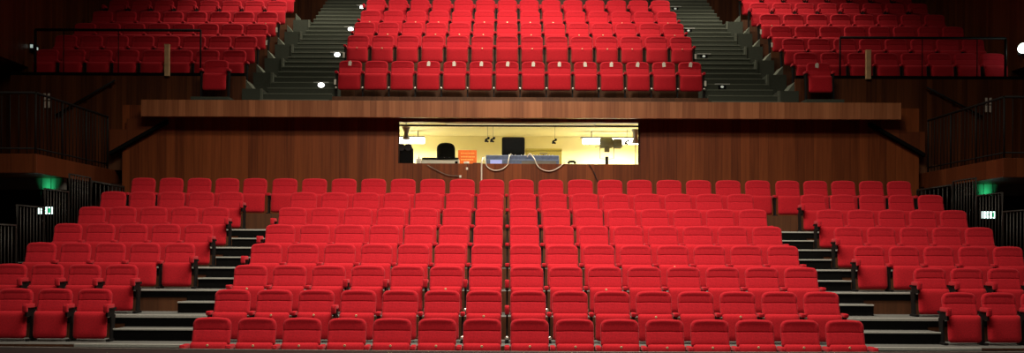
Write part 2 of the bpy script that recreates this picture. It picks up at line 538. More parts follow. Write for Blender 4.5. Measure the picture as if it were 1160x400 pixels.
# mixing console (white)
d = 21.05
t = empty('mixing_console', (px(499, d), d, DZ), 'pale mixing console in front of the black office chair', 'mixing console')
w = px(520, d) - px(478, d)
bm = bmesh.new(); prism(bm, [(-w / 2, 0), (w / 2, 0), (w / 2, 0.13), (-w / 2, 0.13)], -0.11, 0.0)
box(bm, -w / 2, w / 2, 0, 0.30, 0, 0.17, bev=0.01); mesh_obj('body', bm, M['pale_grey'], t)
bm = bmesh.new(); box(bm, -w / 2 + 0.01, w / 2 - 0.01, -0.10, 0.30, 0.171, 0.186, bev=0.004); mesh_obj('control_panel', bm, M['black'], t)
for k in range(14):
    bm = bmesh.new(); x = -w / 2 + 0.05 + k * (w - 0.1) / 13
    bmesh.ops.create_cone(bm, cap_ends=True, segments=10, radius1=0.011, radius2=0.009, depth=0.02, matrix=Matrix.Translation((x, 0.08 + 0.12 * (k % 2), 0.196)))
    mesh_obj('knob', bm, M['silver'] if k % 3 else M['black'], t)
bm = bmesh.new(); box(bm, w / 2 - 0.08, w / 2 - 0.02, -0.125, -0.108, 0.03, 0.11, bev=0.004); mesh_obj('handle', bm, M['black'], t)

# office chair
d = 22.0
t = empty('office_chair', (px(504.5, d), d, BZ), 'black office chair with a rounded back behind the mixing console', 'chair')
zb0, zb1 = pz(181, d) - BZ, pz(161.3, d) - BZ
b = slab(0.205, zb0 - 0.1, zb1, 0.13, 0.06, 0.045, 0.03, -0.12, 0.20, crown=0.01)
mesh_obj('backrest', b, M['black'], t, True)
b = bmesh.new(); box(b, -0.22, 0.22, -0.25, 0.20, 0.45, 0.53, bev=0.03, seg=3); mesh_obj('seat', b, M['charcoal'], t, True)
b = bmesh.new(); tube(b, [(0, 0, 0.08), (0, 0, 0.46)], 0.025); mesh_obj('gas_stem', b, M['steel'], t)
b = bmesh.new(); tube(b, catmull([(0, 0.05, 0.46), (0, 0.24, 0.50), (0, 0.22, zb0 + 0.02)], 6), 0.018); mesh_obj('back_bar', b, M['steel'], t)
for k in range(5):
    a = 2 * PI * k / 5
    b = bmesh.new(); tube(b, [(0, 0, 0.10), (0.28 * math.cos(a), 0.28 * math.sin(a), 0.055)], [0.025, 0.016])
    bmesh.ops.create_uvsphere(b, u_segments=8, v_segments=6, radius=0.028, matrix=Matrix.Translation((0.28 * math.cos(a), 0.28 * math.sin(a), 0.028)))
    mesh_obj('leg', b, M['black'], t)
for s in (-1, 1):
    b = bmesh.new(); tube(b, catmull([(s * 0.2, 0.05, 0.48), (s * 0.26, 0.05, 0.56), (s * 0.26, 0.05, 0.70), (s * 0.26, -0.15, 0.71)], 6), 0.014)
    mesh_obj('armrest', b, M['black'], t)

# orange card sign
d = 21.42
t = empty('orange_sign', (px(529.5, d), d, DZ), 'orange printed card standing on the desk beside the mixing console', 'sign')
w = (px(540, d) - px(519, d)); h = pz(170.3, d) - DZ
b = bmesh.new(); box(b, -w / 2, w / 2, 0, 0.012, 0, h, bev=0.003); mesh_obj('card', b, M['orange'], t)
b = bmesh.new()
random.seed(3)
for r_, (zz, hh) in enumerate(((h * 0.60, 0.026), (h * 0.44, 0.026), (h * 0.80, 0.02))):
    x = -w / 2 + 0.06
    while x < w / 2 - 0.07:
        ww = random.uniform(0.012, 0.03)
        box(b, x, x + ww, -0.002, 0.001, zz, zz + hh); x += ww + 0.008
mesh_obj('lettering', b, M['orange_print'], t)
b = bmesh.new(); box(b, -0.05, 0.05, 0.012, 0.12, 0, 0.012); box(b, -0.02, 0.02, 0.012, 0.03, 0.012, h * 0.6); mesh_obj('stand', b, M['orange'], t)

# monitor
d = 21.6
t = empty('monitor', (px(581.5, d), d, DZ), 'black monitor seen from behind, standing behind the blue-grey console', 'monitor')
w = px(595, d) - px(569, d); z0, z1 = pz(176.5, d) - DZ, pz(155.3, d) - DZ
b = slab(w / 2, z0, z1, 0.04, 0.03, 0.05, 0.03, 0.0, 0.0); mesh_obj('case', b, M['black'], t, True)
b = bmesh.new(); box(b, -w / 2 + 0.02, w / 2 - 0.02, 0.025, 0.036, z0 + 0.02, z1 - 0.02, bev=0.004); mesh_obj('screen', b, M['grey_plastic'], t)
b = bmesh.new(); box(b, -0.05, 0.05, -0.02, 0.03, 0.02, z0 + 0.04, bev=0.006); box(b, -0.14, 0.14, -0.10, 0.10, 0, 0.02, bev=0.008); mesh_obj('stand', b, M['black'], t)

# lighting console
d = 20.99
t = empty('lighting_console', (px(592, d), d, DZ), 'long blue-grey lighting console under the trailing white cables', 'lighting console')
w = px(634, d) - px(551, d)
h = pz(175.5, d) - DZ
b = bmesh.new()
box(b, -w / 2, w / 2, 0.0, 0.34, 0, h * 0.62, bev=0.012); box(b, -w / 2, w / 2, 0.05, 0.34, h * 0.6, h, bev=0.015)
mesh_obj('body', b, M['blue_grey'], t)
b = bmesh.new(); box(b, -w / 2 + 0.09, -w / 2 + 0.34, -0.005, 0.004, h * 0.25, h * 0.58); mesh_obj('display', b, M['screen_blue'], t)
b = bmesh.new(); box(b, -0.02, w / 2 - 0.06, -0.005, 0.004, h * 0.12, h * 0.5); mesh_obj('front_panel', b, M['grey_plastic'], t)
for k in range(16):
    x = -w / 2 + 0.42 + k * 0.066
    b = bmesh.new(); box(b, x - 0.008, x + 0.008, 0.12, 0.15, h, h + 0.02, bev=0.003); mesh_obj('fader', b, M['silver'] if k % 4 else M['black'], t)

# yellow case behind
d = 21.95
t = empty('equipment_case', (px(616, d), d, BZ), 'dull yellow case standing behind the blue-grey console', 'case')
w = px(637, d) - px(596, d); h = pz(168, d) - BZ
b = bmesh.new(); box(b, -w / 2, w / 2, 0, 0.3, 0, h - 0.06, bev=0.02); mesh_obj('body', b, M['yellow'], t)
b = bmesh.new(); box(b, -w / 2 - 0.006, w / 2 + 0.006, -0.006, 0.306, h - 0.055, h, bev=0.015); mesh_obj('lid', b, M['yellow'], t)
b = bmesh.new(); tube(b, catmull([(-0.08, -0.006, h - 0.10), (-0.07, -0.035, h - 0.11), (0.07, -0.035, h - 0.11), (0.08, -0.006, h - 0.10)], 5), 0.008); mesh_obj('handle', b, M['grey_plastic'], t)

# white post-like speaker / beaker left of the mixer
d = 20.98
t = empty('desk_lamp', (px(474.3, d), d, DZ), 'small white upright speaker left of the pale mixing console', 'speaker')
t.name = 'desk_speaker'
b = bmesh.new(); box(b, -0.055, 0.055, 0, 0.09, 0, 0.17, bev=0.015, seg=3); mesh_obj('case', b, M['white'], t)
b = bmesh.new(); tube(b, [(0, -0.004, 0.10), (0, 0.004, 0.10)], 0.035, 16); mesh_obj('speaker_cone', b, M['pale_grey'], t)
b = bmesh.new(); tube(b, [(0, 0.045, 0.165), (0, 0.045, 0.245)], 0.007); mesh_obj('antenna', b, M['grey_plastic'], t)

# followspot on its stand
d = 21.8
t = empty('followspot', (px(687.5, d), d, BZ), 'grey followspot on a post stand at the clear end of the booth', 'spotlight')
zc = pz(161.5, d) - BZ
k_ = 1 / (F / d)
b = bmesh.new()
tube(b, [(-0.155, 0, zc), (-0.14, 0, zc), (0.10, 0, zc), (0.13, 0, zc)], [0.085, 0.115, 0.115, 0.09], 18); mesh_obj('lamp_house', b, M['olive'], t)
b = bmesh.new(); tube(b, [(0.12, 0, zc - 0.015), (0.16, 0, zc - 0.015), (0.30, 0, zc - 0.015), (0.33, 0, zc - 0.015)], [0.07, 0.105, 0.11, 0.085], 18); mesh_obj('lens_tube', b, M['olive'], t)
b = bmesh.new(); box(b, -0.055, 0.055, -0.05, 0.05, zc - 0.20, zc - 0.10, bev=0.01); mesh_obj('bracket', b, M['olive'], t)
b = bmesh.new()
for s in (-1, 1): tube(b, [(s * 0.15, 0, zc - 0.05), (s * 0.15, 0, zc - 0.34), (0, 0, zc - 0.36)], 0.008)
mesh_obj('yoke', b, M['grey_plastic'], t)
b = bmesh.new(); tube(b, [(0, 0, 0.3), (0, 0, zc - 0.30)], 0.024, 12); tube(b, [(0, 0, zc - 0.52), (0, 0, zc - 0.30)], 0.034, 12); mesh_obj('post', b, M['steel'], t)
for q in range(3):
    a = 2 * PI * q / 3 + 0.5
    b = bmesh.new(); tube(b, [(0, 0, 0.36), (0.3 * math.cos(a), 0.3 * math.sin(a), 0.012)], 0.012); mesh_obj('leg', b, M['steel'], t)
for q in range(3):
    b = bmesh.new(); tube(b, [(-0.15, 0, zc - 0.06 + q * 0.06), (-0.26, 0, zc - 0.09 + q * 0.05)], 0.006); mesh_obj('handle', b, M['grey_plastic'], t)

# hourglass lamps at both ends of the window
def hourglass(x0, ytop, ybot, d, label, stand):
    t = empty('booth_lamp', (px(x0, d), d, pz(ybot, d)), label, 'lamp', 'hourglass lamps beside the booth window')
    H = pz(ytop, d) - pz(ybot, d)
    prof = [(0.062, 0.0), (0.085, 0.02), (0.080, 0.10), (0.048, 0.40), (0.045, 0.52), (0.062, 0.72), (0.088, 0.92), (0.085, 1.0)]
    b = bmesh.new(); tube(b, [(0, 0, q * H) for _, q in prof], [r for r, _ in prof], 16); mesh_obj('shade', b, M['lamp_grey'], t)
    b = bmesh.new()
    if stand:
        tube(b, [(0, 0, 0), (0, 0, DZ - pz(ybot, d) + 0.02)], 0.009); tube(b, [(0, 0, DZ - pz(ybot, d)), (0, 0, DZ - pz(ybot, d) + 0.018)], 0.085, 18)
        mesh_obj('stem', b, M['grey_plastic'], t)
    else:
        tube(b, [(0, 0, H), (0, 0, BC - pz(ybot, d))], 0.009); mesh_obj('ceiling_rod', b, M['grey_plastic'], t)
        b = bmesh.new(); box(b, -0.02, 0.16, -0.012, 0.012, 0.01, 0.035, bev=0.006); mesh_obj('handle', b, M['black'], t)
hourglass(460, 144.3, 158.5, 21.1, 'grey hourglass lamp hanging above the black stage lantern', False)
hourglass(720, 146, 162, 21.1, 'grey hourglass lamp on a thin stem next to the followspot', True)

# black stage lantern at the end of the desk
d = 21.15
t = empty('stage_lantern', (px(460, d), d, DZ), 'black stage lantern with two round lenses at the desk end below the hanging lamp', 'spotlight')
zt = pz(164, d) - DZ
b = bmesh.new(); box(b, -0.16, 0.15, -0.08, 0.14, 0.05, zt - 0.07, bev=0.05, seg=3); mesh_obj('lamp_house', b, M['black'], t)
for x in (-0.085, 0.055):
    b = bmesh.new(); tube(b, [(x, -0.12, zt - 0.075), (x, -0.10, zt - 0.075), (x, 0.10, zt - 0.075)], [0.07, 0.078, 0.07], 16); mesh_obj('lens', b, M['charcoal'], t)
for x in (-0.12, -0.02, 0.08):
    b = bmesh.new(); box(b, x - 0.02, x + 0.02, -0.09, 0.0, 0, 0.05, bev=0.006); mesh_obj('foot', b, M['silver'], t)

# telephone, small dark pieces on the desk
d = 20.98
t = empty('telephone', (px(648, d), d, DZ), 'small dark telephone on the desk edge beside the console', 'telephone')
b = bmesh.new(); prism(b, [(-0.20, 0), (0.24, 0), (0.20, 0.035), (0.05, 0.06), (-0.15, 0.05)], 0, 0.16); mesh_obj('base', b, M['charcoal'], t)
b = bmesh.new(); tube(b, catmull([(-0.07, 0.05, 0.075), (-0.05, 0.05, 0.115), (0.05, 0.05, 0.115), (0.07, 0.05, 0.075)], 6), 0.024, 10); mesh_obj('handset', b, M['black'], t)
d = 21.0
t = empty('paper_cup', (px(528.5, d), d, DZ), 'short white cup on the desk in front of the orange sign', 'cup')
b = bmesh.new(); tube(b, [(0, 0, 0), (0, 0, 0.09), (0, 0, 0.094)], [0.042, 0.06, 0.062], 16); mesh_obj('body', b, M['white'], t)
b = bmesh.new(); tube(b, [(0, 0, 0.094), (0, 0, 0.105)], [0.064, 0.058], 16); mesh_obj('lid', b, M['white'], t)
t = empty('socket_block', (px(540, d), d, DZ), 'dark socket block with a white plug next to the short cup', 'socket block')
b = bmesh.new(); box(b, -0.08, 0.09, 0, 0.1, 0, 0.085, bev=0.012); mesh_obj('body', b, M['charcoal'], t)
b = bmesh.new(); box(b, -0.02, 0.07, -0.03, 0.0, 0.01, 0.045, bev=0.01); mesh_obj('plug', b, M['white'], t)

# hooks hanging from wires
def hook(x, y, d, label):
    t = empty('hanging_clip', (px(x, d), d, pz(y, d)), label, 'clip', 'clips hanging from the booth ceiling')
    b = bmesh.new(); tube(b, [(0, 0, 0.03), (0, 0, BC - pz(y, d))], 0.0035, 6); mesh_obj('wire', b, M['grey_plastic'], t)
    b = bmesh.new(); tube(b, catmull([(0, 0, 0.04), (0.04, 0, 0.025), (-0.045, 0, -0.01), (0.02, 0, -0.055)], 6), 0.018, 8); mesh_obj('jaw', b, M['black'], t)
    b = bmesh.new(); box(b, -0.065, -0.01, -0.015, 0.015, -0.06, -0.025, bev=0.004); mesh_obj('lever', b, M['charcoal'], t)
hook(552.3, 158, 21.5, 'dark clip on a wire, nearer the orange sign of the close pair')
hook(558.5, 158, 21.5, 'dark clip on a wire, nearer the monitor of the close pair')
hook(628.5, 159.5, 21.7, 'single dark clip on a wire above the yellow case')
hook(710.5, 160, 22.3, 'single dark clip on a wire between followspot and stemmed lamp')

# fluorescent lamps
def fluo(x0, x1, y, d, label):
    a, c = px(x0, d), px(x1, d)
    z = pz(y, d)
    t = empty('fluorescent_lamp', ((a + c) / 2, d, z), label, 'lamp', 'fluorescent lamps in the booth')
    L = (c - a) / 2
    b = bmesh.new(); box(b, -L - 0.05, L, -0.08, 0.08, 0.075, 0.10, bev=0.006)
    for q in (-L * 0.7, L * 0.7): box(b, q - 0.01, q + 0.01, -0.01, 0.01, 0.10, BC - z)
    mesh_obj('housing', b, M['grey_plastic'], t)
    b = bmesh.new(); box(b, -L, L, -0.065, 0.065, -0.06, 0.073, bev=0.03, seg=3)
    mesh_obj('diffuser', b, M['tube'], t)
    ld = bpy.data.lights.new('fluorescent_light', 'AREA'); ld.shape = 'RECTANGLE'; ld.size = 2 * L; ld.size_y = 0.1; ld.energy = 150 if x0 > 600 else 110; ld.color = (1, 0.93, 0.72)
    lo_ = bpy.data.objects.new('fluorescent_light', ld); COL.objects.link(lo_); lo_.location = ((a + c) / 2, d, z - 0.075)
fluo(660, 727, 160, 22.7, 'white fluorescent lamp above the followspot')
fluo(431, 481, 160, 22.7, 'white fluorescent lamp above the black stage lantern')

t = empty('added_window_lamp', (0, 21.10, BC), 'added slim fill lamp on the booth ceiling just behind the window head', 'lamp')  # extra lamp, added to light the fronts of the booth equipment
b = bmesh.new(); box(b, -1.6, 1.6, -0.05, 0.05, -0.05, 0, bev=0.01); mesh_obj('housing', b, M['white'], t)
b = bmesh.new(); box(b, -1.55, 1.55, -0.03, 0.03, -0.062, -0.05); mesh_obj('diffuser', b, M['added_lamp'], t)
ld = bpy.data.lights.new('added_window_light', 'AREA'); ld.shape = 'RECTANGLE'; ld.size = 3.1; ld.size_y = 0.08; ld.energy = 32; ld.color = (1, 0.93, 0.72)
lo_ = bpy.data.objects.new('added_window_light', ld); COL.objects.link(lo_); lo_.location = (0, 21.10, BC - 0.07)

# cables
def cable(pts, r, label, mat='cable_white', name='hanging_cable'):
    b = bmesh.new(); tube(b, catmull(pts, 8), r, 8)
    o = mesh_obj(name, b, M[mat]); tag(o, label, 'cable')
    return o
fy = WALL_Y - 0.035
cable([(at(549, 178, 21.02)), at(549.4, 181.5, 20.86), at(549.8, 182.5, fy), at(552, 189, fy), at(560, 193, fy), at(569, 191.5, fy), at(575, 186.5, fy), at(576, 181.5, fy), at(577, 177, 20.93), at(579, 174.2, 20.97)], 0.010, 'white cable looping over the sill in front of the console display')
cable([at(597, 178, 20.95), at(600, 174.0, 20.94), at(604, 178, 20.90), at(606, 181, fy), at(608.5, 187, fy), at(614, 192, fy), at(623, 193.8, fy), at(632, 190.5, fy), at(639, 184.5, fy), at(641, 181.8, 20.76), at(644, 181.5, 20.93)], 0.010, 'white cable hanging in a deep loop from console to telephone')
cable([at(547, 179, 20.97), at(546.5, 181.5, 20.84), at(545.9, 182.4, fy), at(545.5, 190, fy), at(545.5, 200, fy), at(545.5, 215, fy)], 0.015, 'white cable dropping straight down the brown wall')
cable([at(484, 187, fy), at(492, 191.5, fy), at(500, 195.5, fy), at(508, 198.5, fy), at(520, 199.5, fy)], 0.007, 'thin dark cable sagging on the wall below the mixing console', 'grey_plastic')
cable([at(667, 186.5, fy), at(670, 190, fy), at(673, 196, fy), at(677, 206, fy)], 0.008, 'thin dark cable hanging down the wall below the followspot', 'charcoal')
for (x, y), lab in (((529, 191), 'small pale fixing plate on the wall below the orange sign'), ((521.5, 200), 'small pale fixing plate on the wall at the end of the thin cable')):
    p = at(x, y, WALL_Y - 0.012)
    b = bmesh.new(); box(b, -0.02, 0.02, 0, 0.011, -0.025, 0.025, bev=0.004)
    tube(b, [(0, -0.006, 0), (0, 0.002, 0)], 0.008, 10)
    o = mesh_obj('wall_fixing', b, M['white'], loc=p); tag(o, lab, 'wall fixing')

# ------------------------------------------------------------------ upper tier
UD = [22.15, 23.3, 24.35, 25.4, 26.45, 27.5]
UT = [CAMZ + v for v in (4.222, 5.04, 5.59, 6.13, 6.68, 7.23)]
SD = [22.35, 23.3, 24.35, 25.4, 26.45, 27.5]
ST = [CAMZ + v for v in (4.488, 5.01, 5.537, 6.08, 6.63, 7.18)]
SH = 0.708 + LIFT
UX = 4.10
for j in range(6):
    bm = bmesh.new()
    y1 = UD[j + 1] - 0.45 if j < 5 else 30.9
    box(bm, -UX, UX, UD[j] - 0.45, y1, UF - 0.15, UT[j] - SH)
    bm.normal_update()
    for f in bm.faces: f.material_index = 1 if f.normal.z > 0.5 else 0
    struct('balcony_platform', bm, [M['riser'], M['green']])
    for sd in (-1, 1):
        bm = bmesh.new()
        y0 = SD[j] - 0.45 if j else 21.86
        y1 = SD[j + 1] - 0.45 if j < 5 else 30.9
        a, c = sorted((sd * 6.05, sd * 11.14))
        box(bm, a, c, y0, y1, UF - 0.4, ST[j] - SH)
        bm.normal_update()
        for f in bm.faces: f.material_index = 1 if f.normal.z > 0.5 else 0
        struct('balcony_platform', bm, [M['riser'], M['green']])
# side fascia under the upper side blocks
FT = CAMZ + (285 - 84) / F * 21.76
for sd, nm in ((-1, 'left'), (1, 'right')):
    bm = bmesh.new()
    a, c = sorted((sd * 6.02, sd * 11.14))
    box(bm, a, c, 21.76, 21.85, 2.0, FT - 0.07)
    struct('wall_gallery_' + nm, bm, M['wood_strip'])
    bm = bmesh.new(); box(bm, a, c, 21.755, 21.855, FT - 0.07, FT, bev=0.004)
    struct('trim_2' if sd < 0 else 'trim_3', bm, M['black'])

# stairs in the upper aisles
SR, SG = 0.183, 0.35
for sd in (-1, 1):
    bm = bmesh.new()
    a, c = sorted((sd * (UX + 0.005), sd * 5.60))
    n_steps = 26
    for s in range(n_steps):
        y0 = 21.35 + SG * s
        z1 = UF + SR * (s + 1)
        box(bm, a, c, y0, 30.9, z1 - SR + (0.0005 if s else -0.0), z1)
    bm.normal_update()
    for f in bm.faces: f.material_index = 0
    st = struct('balcony_stairs', bm, M['green'])
    for s in range(n_steps):
        y0 = 21.35 + SG * s
        z1 = UF + SR * (s + 1)
        b = bmesh.new(); box(b, a, c, y0 - 0.012, y0 + 0.03, z1 - 0.022, z1 + 0.005, bev=0.003); mesh_obj('nosing', b, M['green_edge'], st)
    # stepped carpeted cheeks at the ends of the side rows
    for j in range(6):
        a2, c2 = sorted((sd * 5.605, sd * 6.04))
        yj = SD[j] - 0.75; zj = ST[j] - SH
        b = bmesh.new(); box(b, a2, c2, yj, 30.9, UF - 0.001 if j == 0 else zj - 0.54, zj - 0.12, bev=0.0)
        ck = mesh_obj('cheek', b, M['green'], st)
        b = bmesh.new(); e0, e1 = sorted((sd * 5.585, sd * 5.64)); box(b, e0, e1, yj - 0.02, yj + 0.02, zj - 0.52, zj - 0.12, bev=0.004)
        mesh_obj('cheek_edge', b, M['green_edge'], ck)
        b = bmesh.new(); prism(b, [(sd * 5.84, zj - 0.12), (sd * 6.03, zj - 0.12), (sd * 6.03, zj + 0.12)], yj + 0.25, yj + 0.8)
        mesh_obj('cheek_wedge', b, M['green_edge'], ck)

# step lights
for sd, nm in ((-1, 'left'), (1, 'right')):
    for q, s in enumerate((3, 9, 15, 21)):
        y0 = 21.35 + SG * s; z1 = UF + SR * (s + 1)
        x = sd * 4.47 if sd < 0 else 4.55
        t = empty('step_light', (x, y0, z1), f'{"bright" if sd < 0 else "dim"} step light in the {nm} balcony aisle, {ORD[q]} from the bottom', 'step light', f'step lights of the {nm} balcony aisle')
        b = bmesh.new(); box(b, -0.17, 0.17, -0.02, -0.0125, -0.012, 0.008, bev=0.002); mesh_obj('nosing_strip', b, M['alu'], t)
        k_ = 1.0 if sd < 0 else 0.5
        b = bmesh.new(); tube(b, [(0, -0.035, -0.055), (0, -0.004, -0.055)], [0.05 * k_, 0.075 * k_], 16)
        for v in b.verts: v.co.z = -0.06 + (v.co.z + 0.055) * 0.75
        mesh_obj('lens', b, M['lamp_white'] if sd < 0 else M['lamp_dim'], t)
        b = bmesh.new(); box(b, -0.09, 0.09, -0.006, 0.0, -0.13, 0.0, bev=0.003); mesh_obj('back_plate', b, M['black'], t)

# balcony seats, centre block
random.seed(11)
TAGS = {0: 6, 3: 4, 4: 0, 5: 3, 6: 8, 7: 3, 8: 0, 9: -4, 10: 3, 11: 8, 12: -4, 13: 9}
for j in range(4):
    for k in range(14):
        x = (k - 6.5) * W
        lab = (f'red tip-up seat with white tag, {ORD[k]} from the left, front row of balcony centre' if k in TAGS else f'red tip-up seat without tag, {ORD[k]} from the left, front row of balcony centre') if j == 0 \
            else f'red tip-up seat, {ORD[k]} from the left, {ROWN[j]} row of balcony centre'
        pl = ()
        if k == 0: pl = (-1,)
        if k == 13: pl = (1,)
        seat(x, UD[j], UT[j] - 0.708, W, lab, 'seats of the balcony centre block', right_end=(k == 13), lift=LIFT, low=0.05, sx=1.035, caps=(j == 0),
             badge=(j > 0 and (k == 7 or random.random() < 0.5)), paper=(random.uniform(-0.02, 0.02), TAGS[k]) if (j == 0 and k in TAGS) else None, plates=pl)
# balcony seats, side blocks
UP = 0.60
for sd, nm in ((-1, 'left'), (1, 'right')):
    for j in range(4):
        for k in range(8):
            x = sd * (6.40 + k * UP)
            seat(x, SD[j], ST[j] - 0.708, UP, f'red tip-up seat, {ORD[k]} from the aisle, {ROWN[j]} row of balcony {nm} block', f'seats of the balcony {nm} block',
                 arms=(-sd,), lift=LIFT, low=0.07, sx=1.06, badge=(j == 3 and k == 0), plates=((-sd,) if (k == 0 and j >= 2) else ()))
# single seats in front of the side blocks
for sd, nm, xx in ((-1, 'left', 245.5), (1, 'right', 926.5)):
    p = at(xx, 90, 21.45)
    bm = bmesh.new(); zt = CAMZ + 4.09 - 0.708 - LIFT
    box(bm, p.x - 0.4, p.x + 0.4, 20.95, 21.74, UF - 0.0, zt); struct('seat_podium', bm, M['green'])
    seat(p.x, 21.45, zt + LIFT, W, ('lone red tip-up seat at the foot of the left balcony block, no tag' if sd < 0 else 'lone red tip-up seat with a white tag at the foot of the right balcony block'),
         'lone seats at the foot of the balcony side blocks', right_end=True, lift=LIFT, sx=1.05, badge=False, paper=(-0.03, 8) if sd > 0 else None)

# the rest of the rows, cut off by the top of the frame: one object
bm = bmesh.new()
def stamp(me, mat, mi):
    b = bmesh.new(); b.from_mesh(me); add(bm, b, mi, mat)
for (xs_, yy, zz, sx) in [([(k - 6.5) * W for k in range(14)], UD[4], UT[4], 1.035)] + \
        [([sd * (6.40 + k * UP) for k in range(8)], SD[j], ST[j], 1.06) for sd in (-1, 1) for j in (4, 5)]:
    for x in xs_:
        T = Matrix.Translation((x, yy, zz - 0.708)) @ Matrix.Diagonal((sx, 1, 1, 1))
        stamp(back_me, T, 0); stamp(cush_me, T, 0)
        T2 = Matrix.Translation((x - 0.30 * (1 if sx > 1.04 else 0.967), yy, zz - 0.708))
        stamp(pad_me, T2, 0); stamp(arm_me, T2, 1); stamp(leg_tall_me, T2, 1)
o = mesh_obj('theatre_seats', bm, [M['velvet'], M['steel']])
tag(o, 'uppermost rows of red balcony seats, cut off by the top of the photo', 'seats', None, 'stuff')

# ------------------------------------------------------------------ side walls, galleries
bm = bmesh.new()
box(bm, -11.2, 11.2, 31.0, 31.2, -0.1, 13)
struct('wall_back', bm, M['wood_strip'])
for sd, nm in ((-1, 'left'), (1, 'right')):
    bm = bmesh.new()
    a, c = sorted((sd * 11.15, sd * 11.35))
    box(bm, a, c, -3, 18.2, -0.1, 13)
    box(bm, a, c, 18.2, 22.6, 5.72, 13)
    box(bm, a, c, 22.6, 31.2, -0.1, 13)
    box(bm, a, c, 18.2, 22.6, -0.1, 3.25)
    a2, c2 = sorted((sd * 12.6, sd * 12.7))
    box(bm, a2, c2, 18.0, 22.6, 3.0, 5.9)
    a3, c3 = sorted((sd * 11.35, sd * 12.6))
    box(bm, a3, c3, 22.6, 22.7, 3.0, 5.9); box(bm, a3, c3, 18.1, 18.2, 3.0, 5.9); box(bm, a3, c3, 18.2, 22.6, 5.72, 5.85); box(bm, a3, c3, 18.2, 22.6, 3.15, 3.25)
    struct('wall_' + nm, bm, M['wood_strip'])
bm = bmesh.new(); box(bm, -11.35, 11.35, -3, 31.2, 13, 13.2); struct('ceiling', bm, M['black'])
bm = bmesh.new(); box(bm, -11.35, 11.35, -3.2, -3.0, -0.1, 13); struct('wall_stage', bm, M['black'])

